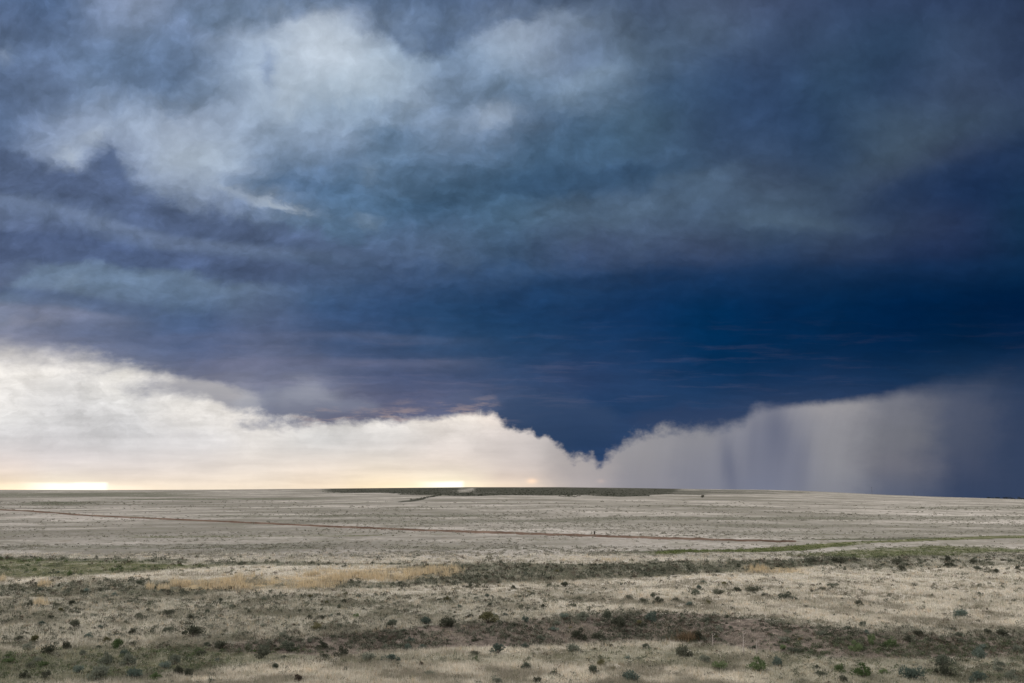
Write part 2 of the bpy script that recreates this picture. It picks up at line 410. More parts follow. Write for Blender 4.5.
# lower edge of the deck
EDGE = [(0,352),(50,356),(100,368),(145,379),(190,392),(222,405),(243,419),(262,420),(290,424),(330,423),(400,421),(440,418),(470,414),(490,413),(499,415),(506,425),(522,433),(542,437),(560,444),(578,454),(597,464),(612,450),(632,441),(655,431),(690,430),(720,428),(742,423),(756,410),(785,406),(830,403),(866,399),(930,390),(975,387),(1024,384)]
e0, e1 = tv(470), tv(330)
edge = g.curve(nrm(s_), [((su(x, y) - S0) / SW, (tv(y) - e0) / (e1 - e0)) for x, y in EDGE])
edge = g.mad(edge, e1 - e0, e0)
WALL = [(480,412.5),(491,413),(497,417),(504,424),(512,427),(522,430),(532,431),(539,437),(544,434),(551,438),(557,445),(562,449),(568,455),(574,457),(579,455),(586,460),(592,460),(599,466),(606,458),(613,451),(621,445),(630,440),(642,437),(655,432),(668,429),(680,431)]
wq = g.m('DIVIDE', g.sub(s_, su(480, 430)), su(680, 430) - su(480, 430))
wall = g.curve(wq, [((su(x, y) - su(480, 430)) / (su(680, 430) - su(480, 430)), (tv(y) - e0) / (e1 - e0)) for x, y in WALL])
wall = g.mad(wall, e1 - e0, e0)
inw = g.mul(g.m('GREATER_THAN', wq, 0.0), g.m('LESS_THAN', wq, 1.0))
edge = g.add(g.mul(wall, inw), g.mul(edge, g.sub(1.0, inw)))
jn = g.sub(g.noise(g.xyz(g.mad(fx, .15, s_), g.mul(t_, 1.5), 70.0), 3.4, 8.0, 0.63), 0.5)
jw = g.sub(g.noise(g.xyz(g.mul(s_, 0.55), g.mul(t_, 2.6), 77.0), 2.0, 4.0, 0.5), 0.5)       # long flat tongues on the left
jn = g.mad(jw, g.mul(g.rng(s_, -3.2, -1.6, 1.0, 0.0), 1.2), jn)
jag = g.curve(nrm(s_), [((su(x, 420) - S0) / SW, k) for x, k in [(0,.14),(70,.2),(150,.34),(260,.26),(350,.18),(480,.16),(560,.2),(640,.2),(740,.14),(800,.06),(900,.06),(1024,.1)]])
softn = g.curve(nrm(s_), [((su(x, 420) - S0) / SW, k) for x, k in [(0,.22),(150,.22),(230,.12),(300,.07),(480,.05),(560,.06),(640,.09),(740,.10),(800,.05),(860,.06),(930,.13),(1024,.40)]])
jf = g.sub(g.noise(g.xyz(s_, g.mul(t_, 1.2), 81.0), 11.0, 5.0, 0.6), 0.5)
h = g.mad(jf, g.mul(g.rng(s_, su(485, 430), su(520, 430)), g.rng(s_, su(650, 430), su(760, 430), 0.16, 0.03)), g.add(g.sub(t_, edge), g.mul(jn, g.mul(jag, 1.5))))
gn = g.rng(g.noise(g.xyz(g.mul(s_, 1.3), g.mul(tq, 2.4), 88.0), 2.4, 6.0, 0.6), 0.47, 0.66)
glow = g.mul(g.mul(gn, g.rng(h, 0.02, 0.24, 1.0, 0.0)), g.mul(g.rng(s_, su(250, 410), su(330, 410)), g.rng(s_, su(470, 410), su(530, 410), 1.0, 0.0)))
storm = g.mix(g.mul(glow, 0.55), storm, lin((172, 152, 148)))
mask = g.rng(h, g.mul(softn, -1.0), softn)
front = g.mix(mask, far, storm)

# the sky behind and far to the sides: broken cloud over clear sky
sky = g.n('ShaderNodeTexSky', sky_type='NISHITA')
sky.sun_disc = False
sky.sun_elevation, sky.sun_rotation = R(SUN_EL), R(SUN_AZ)
sky.air_density, sky.dust_density, sky.ozone_density = 1.0, 2.0, 1.0
clear = g.v('SCALE', sky.outputs[0], 0.10)
cover = g.rng(g.noise(dirv, 2.2, 6.0, 0.6), 0.35, 0.6)
back = g.mix(g.mul(cover, 0.9), clear, (1.62, 1.56, 1.50))
front = g.v('SCALE', front, 2.0 ** -vs.exposure)          # the colours above are as seen at this exposure
total = g.mix(g.rng(dy, 0.10, 0.45), back, front)
bg = g.n('ShaderNodeBackground')
g.put(bg.inputs['Color'], total)
bg.inputs['Strength'].default_value = 1.0
out = g.n('ShaderNodeOutputWorld')
NT.links.new(bg.outputs[0], out.inputs['Surface'])

# ------------------------------------------------------------------ terrain
rng = np.random.default_rng(7)
random.seed(7)


def vnoise(x, y, seed=0):
    """smooth value noise, 0..1"""
    xi, yi = np.floor(x).astype(np.int64), np.floor(y).astype(np.int64)
    fx, fy = x - xi, y - yi
    fx, fy = fx * fx * (3 - 2 * fx), fy * fy * (3 - 2 * fy)

    def h(a, b):
        n = (a * 374761393 + b * 668265263 + seed * 2147483) & 0xffffffff
        n = ((n ^ (n >> 13)) * 1274126177) & 0xffffffff
        return ((n ^ (n >> 16)) & 0xffff) / 65535.0
    return (h(xi, yi) * (1 - fx) + h(xi + 1, yi) * fx) * (1 - fy) + (h(xi, yi + 1) * (1 - fx) + h(xi + 1, yi + 1) * fx) * fy


def fbm(x, y, seed=0, octaves=4):
    a, s, t = 0.5, 0.0, 0.0
    for i in range(octaves):
        s += a * vnoise(x * 2 ** i, y * 2 ** i, seed + i)
        t += a
        a *= 0.5
    return s / t


def sstep(x, a, b):
    t = np.clip((x - a) / (b - a), 0, 1)
    return t * t * (3 - 2 * t)


def pl(px, pts):
    """value of a polyline at px"""
    a = np.array(pts, float)
    return np.interp(px, a[:, 0], a[:, 1])


SKYLINE = [(-300, 490), (0, 489), (100, 489.4), (200, 489.2), (330, 488.2), (400, 487.6), (470, 487), (560, 487), (640, 488), (700, 489),
           (760, 489.4), (800, 490.5), (830, 492), (870, 494), (920, 496), (1000, 498.3), (1024, 499), (1300, 499.5)]
BANK_FOOT = [(-200, 676), (0, 676), (100, 670), (200, 662), (250, 659), (330, 655), (400, 651), (500, 648), (560, 645), (640, 643), (700, 647), (760, 654), (850, 660), (930, 660), (1024, 658), (1200, 658)]
BANK_RISE = [(0, .35), (150, .55), (300, .8), (450, 1.0), (620, 1.1), (760, 1.0), (900, .8), (1024, .6)]
DRAW_FOOT = [(-200, 577), (0, 578), (100, 590), (200, 590), (300, 587), (430, 585), (560, 581), (650, 578), (720, 573), (800, 570), (900, 565), (1024, 560)]
DRAW_RISE = [(0, .6), (250, .5), (400, .8), (500, 1.0), (680, .9), (800, .5), (1024, .3)]
RIDGE = 2400.0


def px_of(u):
    """picture column of a direction u = x / y, near the horizon"""
    return 512 + u * F * (math.cos(PITCH) + 0)


def depth_of(py, z=0.0):
    return (EYE - z) / np.maximum(-np.array([ray(512, p)[1] for p in np.atleast_1d(py)]), 1e-5)


def tabulate(pts, z):
    a = np.array(pts, float)
    return [(p, d) for p, d in zip(a[:, 0], depth_of(a[:, 1], z))]


BANK_Y = tabulate(BANK_FOOT, 0.0)
DRAW_Y = tabulate(DRAW_FOOT, 0.8)


def height(x, y, fine=True):
    x, y = np.asarray(x, float), np.asarray(y, float)
    r = np.hypot(x, y)
    ahead = y > 5
    u = np.where(ahead, x / np.where(ahead, y, 1), np.sign(x) * 3)
    c = px_of(np.clip(u, -1.2, 1.2))
    z = 6.4 * (1 - sstep(r, 2, 36))                                    # the rise the viewer stands on
    wob = (fbm(x / 9, y / 9, 3) - .5) * 5
    z = z + np.where(ahead, pl(c, BANK_RISE) * sstep(y - pl(c, BANK_Y) + wob * .5, 0, 4.2), 0)
    dy_ = y - pl(c, DRAW_Y) + wob
    z = z + np.where(ahead, pl(c, DRAW_RISE) * (sstep(dy_, 0, 9) - .55 * np.exp(-((dy_ + 1) / 6.0) ** 2)), 0)
    # long slope up to the far ridge
    top = EYE + RIDGE * np.array([0.0])
    hy = pl(c, SKYLINE)
    q = (341.5 - hy) / F
    sl = (math.sin(PITCH) + q * math.cos(PITCH)) / (math.cos(PITCH) - q * math.sin(PITCH))
    hr = EYE + RIDGE * sl / np.sqrt(1 + np.clip(u, -1.2, 1.2) ** 2) - 1.2
    k = np.clip((r - 220) / (RIDGE - 220), 0, 1) ** 1.25
    z = z + k * (hr - 1.2) - np.clip(r - RIDGE, 0, 3000) * 0.006
    roll = np.clip((r - 120) / 600, 0, 1) * (1 - sstep(r, 1800, 2350))
    z = z + roll * (fbm(x / 260, y / 260, 11) - .5) * 2.2
    if fine:
        near = 1 - sstep(r, 160, 400)
        z = z + near * ((fbm(x / 3.2, y / 3.2, 5) - .5) * .34 + (fbm(x / .9, y / .9, 6, 3) - .5) * .16) * sstep(r, 3, 12)
        z = z + (1 - near) * (fbm(x / 22, y / 22, 9) - .5) * .5 * (1 - sstep(r, 2000, 2400))
    return z


def project(x, y, z):
    x, y, z = np.asarray(x, float), np.asarray(y, float), np.asarray(z, float)
    d = y * math.cos(PITCH) + (z - EYE) * math.sin(PITCH)
    d = np.where(d > .5, d, np.nan)
    yy = (z - EYE) * math.cos(PITCH) - y * math.sin(PITCH)
    return 512 + F * x / d, 341.5 - F * yy / d


def ground_at(px, py):
    """points of the terrain met by sight lines (arrays)"""
    px, py = np.atleast_1d(np.asarray(px, float)), np.atleast_1d(np.asarray(py, float))
    a, q = (px - 512.0) / F, (341.5 - py) / F
    d = math.cos(PITCH) - q * math.sin(PITCH)
    u, v = a / d, (math.sin(PITCH) + q * math.cos(PITCH)) / d
    Y = np.full(px.shape, 26.0)
    lo = Y.copy()
    act = np.arange(Y.size)
    while act.size:
        st = np.maximum(.5, Y[act] ** 2 * 0.0004)
        Yn = Y[act] + st
        hit = (EYE + v[act] * Yn <= height(u[act] * Yn, Yn)) | (Yn > 2600)
        lo[act] = Y[act]
        Y[act] = Yn
        act = act[~hit]
    for _ in range(5):                                     # close in on the crossing
        mid = (lo + Y) / 2
        hit = EYE + v * mid <= height(u * mid, mid)
        Y, lo = np.where(hit, mid, Y), np.where(hit, lo, mid)
    return u * Y, Y, height(u * Y, Y)


def band(c, r, top, bot, soft=2.0, x0=None, x1=None, fade=25):
    """1 between two picture lines, 0 outside"""
    t, b = pl(c, top), pl(c, bot)
    f = sstep(r, t - soft, t + soft) * (1 - sstep(r, b - soft, b + soft))
    if x0 is not None: f = f * sstep(c, x0 - fade, x0 + fade)
    if x1 is not None: f = f * (1 - sstep(c, x1 - fade, x1 + fade))
    return f


def zones(x, y, z):
    """how much sage, green, tall straw, bare soil, dark far scrub and silver grass grows at a spot"""
    c, r = project(x, y, z)
    bad = np.isnan(c) | (y < 5)
    c, r = np.where(bad, -2000, c), np.where(bad, 1500, r)
    wob = (fbm(np.asarray(x) / 7, np.asarray(y) / 7, 21) - .5)
    rr = r + wob * np.clip((r - 520) * .10, 0, 9)
    far = np.exp(-np.clip(r - 500, 0, 200) / 30)
    green = .7 * band(c, rr, [(0, 559), (100, 561), (150, 562.5), (230, 565)], [(0, 577), (60, 577), (100, 574), (190, 569), (230, 567)], 1.5, None, 225)
    green = np.maximum(green, 1.0 * band(c, rr, [(120, 563), (190, 564.5)], [(120, 566.5), (190, 566.5)], 1, 122, 188, 10))
    green = np.maximum(green, .95 * band(c, rr, [(640, 553), (700, 550), (760, 547.5), (800, 545.5), (830, 543), (860, 541.5)], [(640, 555), (720, 553), (800, 550.5), (860, 545)], .8, 650, 860, 20))
    green = np.maximum(green, .7 * band(c, rr, [(860, 541), (900, 539.5), (960, 537), (1024, 535)], [(860, 544), (910, 541.5), (1024, 538)], .7, 850))
    green = np.maximum(green, .6 * band(c, rr, [(800, 553), (860, 549), (940, 545), (990, 547), (1024, 549)], [(800, 557), (870, 558), (950, 556), (1000, 552), (1024, 553)], 2, 790))
    green = np.maximum(green, .62 * band(c, rr, [(0, 654), (60, 648), (120, 646), (220, 649), (280, 650), (340, 654)], [(0, 690), (100, 681), (200, 674), (260, 665), (340, 657)], 3, None, 330))
    green = np.maximum(green, .42 * band(c, rr, [(540, 652), (640, 648), (740, 652)], [(540, 664), (640, 666), (740, 672)], 3, 560, 730, 40))
    green = np.maximum(green, .28 * band(c, rr, [(330, 657), (560, 655)], [(330, 664), (560, 662)], 2, 330, 560))
    green = np.maximum(green, .42 * band(c, r, [(100, 536), (420, 534.5)], [(100, 538.4), (420, 536)], .5, 110, 400, 40))
    green = np.maximum(green, .35 * band(c, rr, [(760, 640), (1024, 640)], [(760, 700), (1024, 700)], 8, 760))
    sage = .85 * band(c, rr, [(430, 565), (500, 564), (560, 564), (640, 562), (700, 560.5), (760, 560), (860, 558)], [(430, 586), (500, 583), (560, 580), (640, 577), (700, 573), (760, 570), (860, 563)], 1.6, 400, 860)
    sage = np.maximum(sage, .75 * band(c, rr, [(200, 561), (300, 562), (420, 563)], [(200, 566), (300, 565.5), (420, 565)], 1, 195, 420))
    sage = np.maximum(sage, .9 * band(c, rr, [(310, 582), (430, 582)], [(310, 588), (430, 587)], 1, 320, 430))
    sage = np.maximum(sage, .9 * band(c, rr, [(0, 556.5), (190, 560)], [(0, 561), (190, 563)], 1, None, 195))
    sage = np.maximum(sage, .72 * band(c, rr, [(0, 583), (100, 581), (250, 579)], [(0, 596), (100, 598), (200, 595), (250, 590)], 2, None, 330, 60))
    sage = np.maximum(sage, .45 * band(c, rr, [(0, 655), (340, 655)], [(0, 700), (200, 676), (340, 660)], 4, None, 340))
    sage = np.maximum(sage, .52 * band(c, rr, [(0, 598), (1024, 585)], [(0, 650), (330, 640), (620, 614), (1024, 630)], 4, None, 560, 120))
    sage = np.maximum(sage, .45 * band(c, rr, [(180, 640), (330, 630), (450, 618), (620, 608), (800, 622), (1024, 630)], [(180, 655), (330, 656), (500, 648), (640, 643), (760, 656), (850, 664), (1024, 690)], 3, 150))
    sage = np.maximum(sage, .8 * band(c, rr, [(800, 539), (900, 537.4)], [(800, 540), (900, 540)], .6, 800, 955))
    sage = np.maximum(sage, .5 * band(c, rr, [(860, 556), (1024, 553)], [(860, 570), (1024, 566)], 2, 830))
    sage = np.maximum(sage, .8 * band(c, r, [(560, 553.5), (680, 549.5)], [(560, 555.5), (680, 552)], .6, 585, 700))
    # darker strips across the middle plain
    for ya, yb, x0, x1, s in ((514, 517, 180, 520, .45), (520, 524, 300, 640, .38), (543, 548.5, -50, 330, .42), (517, 521, 560, 1100, .42), (525, 529, 520, 1100, .3),
                              (506.5, 508, 360, 760, .35), (500, 504, 20, 95, .75), (497.2, 499.2, 100, 330, .6), (491, 496, -80, 200, .5), (508, 511, 880, 1100, .4), (547, 549.5, 400, 620, .4), (532, 537, 690, 1100, .3)):
        lean = (c - 512) * .003
        sage = np.maximum(sage, s * band(c, r + wob * (r - 480) * .04 + lean, [(0, ya), (1024, ya)], [(0, yb), (1024, yb)], .8, x0, x1, 50))
    straw = 1.0 * band(c, rr, [(190, 580), (230, 578), (300, 576), (330, 570), (400, 568), (465, 568)], [(190, 590), (250, 592), (300, 590), (335, 587), (350, 580), (400, 581), (440, 580), (465, 573)], 1.5, 175, 462, 12)
    straw = np.maximum(straw, .8 * band(c, rr, [(745, 567), (810, 566)], [(745, 573), (810, 573)], 1.2, 745, 812, 12))
    straw = np.maximum(straw, .35 * band(c, rr, [(560, 556), (650, 555)], [(560, 561), (650, 560)], 1, 560, 650))
    bare = .95 * band(c, rr, [(180, 648), (250, 642), (330, 637), (400, 629), (450, 624), (540, 617), (620, 612), (680, 614), (740, 620), (800, 626), (860, 632), (930, 636), (1024, 634)],
                      [(180, 653), (250, 656), (330, 657), (400, 652), (500, 648), (560, 645), (640, 642), (700, 645), (760, 654), (850, 661), (930, 660), (1024, 656)], 2.5, 215, None, 40)
    hy = pl(c, SKYLINE)
    rs_ = r
    r = r + (fbm(np.asarray(x) / 70, np.asarray(y) / 260, 91) - .5) * 5.0
    scrub = .95 * band(c, r, [(0, 480), (1024, 480)], [(300, 491.5), (330, 492.5), (400, 494.5), (440, 495), (470, 496), (560, 497), (620, 497), (660, 494.5), (700, 491)], .5, 325, 680, 16)
    scrub = np.maximum(scrub, .9 * band(c, r, [(395, 502.6), (410, 501), (440, 494)], [(395, 504.2), (410, 503.4), (440, 496)], .5, 398, 440, 6))
    scrub = np.maximum(scrub, .55 * band(c, r, [(640, 489), (820, 491)], [(640, 494), (700, 495), (820, 494)], .6, 660, 815, 20))
    scrub = scrub * (1 - .75 * band(c, r, [(455, 489), (475, 488)], [(455, 493), (475, 490)], .4, 458, 476, 5))
    scrub = scrub * np.clip(.55 + 2.2 * (fbm(np.asarray(x) / 45, np.asarray(y) / 160, 95) - .22), 0, 1)
    silver = 1 - sstep(rs_, 552, 566)
    for a in (green, sage, straw, bare, scrub):
        a[bad] = 0
    return green, sage, straw, bare, scrub, silver


def mesh_obj(name, verts, faces, mat, parent=None, nverts=None, smooth=False, attrs=None):
    """one mesh object from numpy arrays; faces all with the same corner count"""
    me = bpy.data.meshes.new(name)
    verts = np.asarray(verts, np.float32).reshape(-1, 3)
    faces = np.asarray(faces, np.int32)
    n = faces.shape[1]
    me.vertices.add(len(verts)); me.vertices.foreach_set('co', verts.ravel())
    me.loops.add(faces.size); me.loops.foreach_set('vertex_index', faces.ravel())
    me.polygons.add(len(faces))
    me.polygons.foreach_set('loop_start', np.arange(0, faces.size, n, dtype=np.int32))
    me.polygons.foreach_set('loop_total', np.full(len(faces), n, np.int32))
    if smooth:
        me.polygons.foreach_set('use_smooth', np.ones(len(faces), bool))
    for k, a in (attrs or {}).items():
        at = me.attributes.new(k, 'FLOAT_COLOR', 'POINT')
        at.data.foreach_set('color', np.asarray(a, np.float32).ravel())
    me.update()
    if mat: me.materials.append(mat)
    o = bpy.data.objects.new(name, me)
    col.objects.link(o)
    if parent: o.parent = parent
    return o


def material(name):
    m = bpy.data.materials.new(name)
    m.use_nodes = True
    m.node_tree.nodes.clear()
    h = G(m.node_tree)
    o = h.n('ShaderNodeOutputMaterial')
    return m, h, o


# soil and short growth: colours of the plants and the earth, mixed by where each grows
m_ground, h, mo = material('prairie_ground')
za = h.n('ShaderNodeAttribute', attribute_name='zone_a')
zb = h.n('ShaderNodeAttribute', attribute_name='zone_b')
aG, aS, aT = h.sep(za.outputs['Color'])
aB, aD, aV = h.sep(zb.outputs['Color'])
pos = h.n('ShaderNodeNewGeometry').outputs['Position']
flat2 = h.v('MULTIPLY', pos, (1, 1, 0.0))
n1 = h.noise(flat2, 1.9, 5.0, 0.65)
n2 = h.noise(flat2, 0.33, 5.0, 0.62)
n3 = h.noise(flat2, 0.028, 5.0, 0.6)
n4 = h.noise(flat2, 0.10, 6.0, 0.65)
straw_c = h.mix(h.rng(n3, .3, .7), (0.38, 0.35, 0.295), (0.52, 0.48, 0.41))
n5 = h.noise(flat2, 0.0075, 6.0, 0.62)
silver_c = h.mix(h.rng(n5, .36, .64), (0.165, 0.16, 0.14), (0.48, 0.445, 0.405))
silver_c = h.mix(h.mul(h.rng(n3, .46, .62), .75), silver_c, (0.165, 0.158, 0.138))
silver_c = h.mix(h.mul(h.rng(h.noise(flat2, .05, 6.0, .7), .5, .64), .7), silver_c, (0.16, 0.158, 0.13))
silver_c = h.mix(h.mul(h.rng(h.noise(flat2, .4, 4.0, .7), .5, .66), .6), silver_c, (0.145, 0.14, 0.115))
c = h.mix(aV, straw_c, silver_c)
c = h.mix(h.rng(n1, .35, .62, .55, 0), c, (0.14, 0.115, 0.085))
c = h.mix(h.mul(h.rng(n4, .5, .66), .6), c, (0.19, 0.18, 0.145))


def zone(a, w=.32):
    """ragged patches: a zone value of 0.6 covers about 60 % of the ground in clumps of all sizes"""
    nz = h.add(h.mul(n2, .42), h.add(h.mul(n1, .3), h.mul(n4, .28)))
    nz = h.mad(h.sub(nz, .5), 3.4, .5)
    return h.rng(h.sub(h.mul(a, 1.12), nz), -w, w)


c = h.mix(zone(aS), c, h.mix(n2, (0.055, 0.060, 0.042), (0.135, 0.135, 0.10)))
c = h.mix(zone(aG, .35), c, h.mix(h.rng(n2, .3, .7), (0.040, 0.050, 0.024), (0.15, 0.148, 0.08)))
c = h.mix(zone(h.mul(aT, .55), .4), c, (0.40, 0.31, 0.19))
c = h.mix(zone(h.mul(aB, .95), .35), c, h.mix(h.rng(n1, .3, .7), (0.052, 0.044, 0.037), (0.20, 0.165, 0.138)))
c = h.mix(zone(aD, .3), c, h.mix(n4, (0.022, 0.024, 0.019), (0.095, 0.092, 0.075)))
bsdf = h.n('ShaderNodeBsdfDiffuse')
h.put(bsdf.inputs['Color'], c)
bsdf.inputs['Roughness'].default_value = 1.0
bump = h.n('ShaderNodeBump')
bump.inputs['Strength'].default_value = 0.6
bump.inputs['Distance'].default_value = 0.25
h.put(bump.inputs['Height'], h.add(h.mul(n1, .4), n2))
h.put(bsdf.inputs['Normal'], bump.outputs[0])
m_ground.node_tree.links.new(bsdf.outputs[0], mo.inputs['Surface'])

az = np.concatenate([np.linspace(-180, -44, 46)[:-1], np.linspace(-44, -31, 14)[:-1], np.linspace(-31, 31, 760), np.linspace(31, 44, 14)[1:], np.linspace(44, 180, 46)[1:-1]])
rows = np.concatenate([np.linspace(1.2, 38, 40)[:-1], depth_of(np.arange(708, 512, -.5)), ])
rows = np.concatenate([rows, np.geomspace(rows[-1] * 1.015, RIDGE * 1.01, 120), np.geomspace(RIDGE * 1.04, 45000, 24)])
A, Rr = np.meshgrid(np.radians(az), rows)
gx, gy = Rr * np.sin(A), Rr * np.cos(A)
gz = height(gx.ravel(), gy.ravel())
zs = zones(gx.ravel(), gy.ravel(), gz)
one = np.ones(gz.shape)
V = np.stack([gx.ravel(), gy.ravel(), gz], 1)
na, nr = len(az), len(rows)
i0 = np.arange(nr - 1)[:, None] * na + np.arange(na)[None, :]
i1 = np.arange(nr - 1)[:, None] * na + (np.arange(na)[None, :] + 1) % na
quads = np.stack([i0, i1, i1 + na, i0 + na], -1).reshape(-1, 4)[:, ::-1]
# close the disc under the viewer
V = np.concatenate([V, [[0, 0, 6.4]]])
ring = np.arange(na)
hub = len(V) - 1
quads = np.concatenate([quads, np.stack([ring, np.full(na, hub), np.full(na, hub), (ring + 1) % na], -1)])
pad = lambda a: np.concatenate([a, a[:1]])
tri_fix = quads[-na:]
quads = quads[:-na]
ground = mesh_obj('prairie_ground', V, quads, m_ground, smooth=True,
                  attrs={'zone_a': np.stack([pad(zs[0]), pad(zs[1]), pad(zs[2]), pad(one)], 1),
                         'zone_b': np.stack([pad(zs[3]), pad(zs[4]), pad(zs[5]), pad(one)], 1)})
bm_ = None
import bmesh
bm = bmesh.new(); bm.from_mesh(ground.data); bm.verts.ensure_lookup_table()
for k in range(na):
    bm.faces.new((bm.verts[hub], bm.verts[(k + 1) % na], bm.verts[k]))
bm.to_mesh(ground.data); bm.free()
ground['kind'] = 'structure'

# reddish dirt track across the plain, a graded ribbon with a low cut bank
TRACK = [(-60, 507.6), (0, 510), (40, 511.8), (66, 514.6), (100, 516.6), (150, 518.8), (200, 521), (250, 523.2), (300, 525.6), (350, 528), (400, 530), (450, 531.8), (500, 533.4), (560, 535.6), (600, 536.9), (680, 539.7), (740, 541.2), (800, 542.6)]
tp = np.array(TRACK)
pxs = np.linspace(-60, 800, 260)
pys = np.interp(pxs, tp[:, 0], tp[:, 1])
pys = np.convolve(np.pad(pys, 6, mode='edge'), np.ones(13) / 13, 'valid')
tx, ty, tz = ground_at(pxs, pys)
ker = np.ones(9) / 9
tx = np.convolve(np.pad(tx, 4, mode='edge'), ker, 'valid'); ty = np.convolve(np.pad(ty, 4, mode='edge'), ker, 'valid')
dx_, dy_ = np.gradient(tx), np.gradient(ty)
L = np.hypot(dx_, dy_); nx_, ny_ = -dy_ / L, dx_ / L
prof = [(-1.5, -.05), (-1, .06), (0, .09), (1, .06), (1.5, .30), (2.1, -.05)]     # the far side is a cut bank
TV = []
for off, dz_ in prof:
    w = (1 + 1.1 * (fbm(tx / 30, ty / 30, 71) - .5)) * np.clip(ty / 330, .75, 2.2) * np.interp(pxs, [-60, 60, 560, 680, 760, 800], [.9, .9, .75, .45, .12, .02])
    X_, Y_ = tx + nx_ * off * w, ty + ny_ * off * w
    TV.append(np.stack([X_, Y_, np.maximum(height(X_, Y_), height(tx, ty) - .1) + dz_ * (w if off > 2 else 1)], 1))
TV = np.array(TV)
nP, nT = len(prof), len(tx)
ii = np.arange(nP - 1)[:, None] * nT + np.arange(nT - 1)[None, :]
tq_ = np.stack([ii, ii + 1, ii + 1 + nT, ii + nT], -1).reshape(-1, 4)
m_track, h, mo = material('red_dirt')
pos = h.n('ShaderNodeNewGeometry').outputs['Position']
n1 = h.noise(pos, .12, 6.0, .65)
b = h.n('ShaderNodeBsdfDiffuse')
h.put(b.inputs['Color'], h.mix(h.rng(n1, .3, .7), (0.070, 0.046, 0.035), (0.165, 0.118, 0.092)))
m_track.node_tree.links.new(b.outputs[0], mo.inputs['Surface'])
track = mesh_obj('dirt_track', TV.reshape(-1, 3), tq_, m_track, smooth=True)
track['kind'] = 'structure'

# ------------------------------------------------------------------ plants
def leaf_material(name, colours, trans=0.35, noise_scale=0.0, attr=False):
    m, h, mo = material(name)
    if attr:
        c = h.n('ShaderNodeAttribute', attribute_name='tint').outputs['Color']
    else:
        oi = h.n('ShaderNodeObjectInfo').outputs['Random']
        p = h.n('ShaderNodeNewGeometry').outputs['Position']
        f = h.add(h.mul(h.noise(p, 7.0, 3.0, .6), .8), h.mul(h.sub(oi, .5), .5))
        c = h.mix(h.rng(f, .2, .75), colours[0], colours[1])
    d = h.n('ShaderNodeBsdfDiffuse'); h.put(d.inputs['Color'], c)
    t = h.n('ShaderNodeBsdfTranslucent'); h.put(t.inputs['Color'], c)
    x = h.n('ShaderNodeMixShader'); x.inputs[0].default_value = trans
    m.node_tree.links.new(d.outputs[0], x.inputs[1]); m.node_tree.links.new(t.outputs[0], x.inputs[2])
    m.node_tree.links.new(x.outputs[0], mo.inputs['Surface'])
    return m


m_blade = leaf_material('dry_grass_blades', None, .45, attr=True)


def scatter(n, py0, py1, power=1.0, x0=-260, x1=1284):
    """n ground points inside the view between two picture heights"""
    k = rng.random(n) ** power
    py = py0 + (py1 - py0) * k
    px = rng.uniform(x0, x1, n)
    out = []
    for i in range(0, n, 20000):
        out.append(np.stack(ground_at(px[i:i + 20000], py[i:i + 20000]), 1))
    return np.concatenate(out)


def blades(pts, nb, hgt, spread, width, tint, lean=.35):
    """tufts of single-triangle blades: pts (n,3), hgt and spread (n,), tint (n,3)"""
    n = len(pts)
    a = rng.uniform(0, 2 * np.pi, (n, nb))
    rad = np.sqrt(rng.random((n, nb))) * spread[:, None]
    bx, by = pts[:, 0:1] + rad * np.cos(a), pts[:, 1:2] + rad * np.sin(a)
    bz = np.repeat(pts[:, 2:3], nb, 1) - .03
    hh = hgt[:, None] * rng.uniform(.45, 1.15, (n, nb)) * (1 - .45 * (rad / (spread[:, None] + 1e-6)) ** 2)
    l = hh * lean * rng.uniform(.2, 1.5, (n, nb))
    a2 = a + rng.normal(0, .8, (n, nb))
    tx_, ty_ = bx + l * np.cos(a2), by + l * np.sin(a2)
    w = width[:, None] * rng.uniform(.6, 1.4, (n, nb)) * .5
    f = rng.uniform(0, np.pi, (n, nb))
    wx_, wy_ = w * np.cos(f), w * np.sin(f)
    P0 = np.stack([bx - wx_, by - wy_, bz], -1); P1 = np.stack([bx + wx_, by + wy_, bz], -1)
    P2 = np.stack([tx_, ty_, bz + hh], -1)
    v = np.stack([P0, P1, P2], 2).reshape(-1, 3)
    t = tint[:, None, :] * rng.uniform(.75, 1.25, (n, nb, 1))
    t = np.repeat(t[:, :, None, :], 3, 2).reshape(-1, 3)
    t = np.concatenate([np.clip(t, 0, .8), np.ones((len(t), 1))], 1)
    return v, t


def stuff_of(name, chunks, mat):
    v = np.concatenate([c[0] for c in chunks]); t = np.concatenate([c[1] for c in chunks])
    f = np.arange(len(v), dtype=np.int32).reshape(-1, 3)
    o = mesh_obj(name, v, f, mat, attrs={'tint': t})
    o['kind'] = 'stuff'
    return o


def mixc(a, b, k):
    return np.asarray(a) * (1 - k[:, None]) + np.asarray(b) * k[:, None]


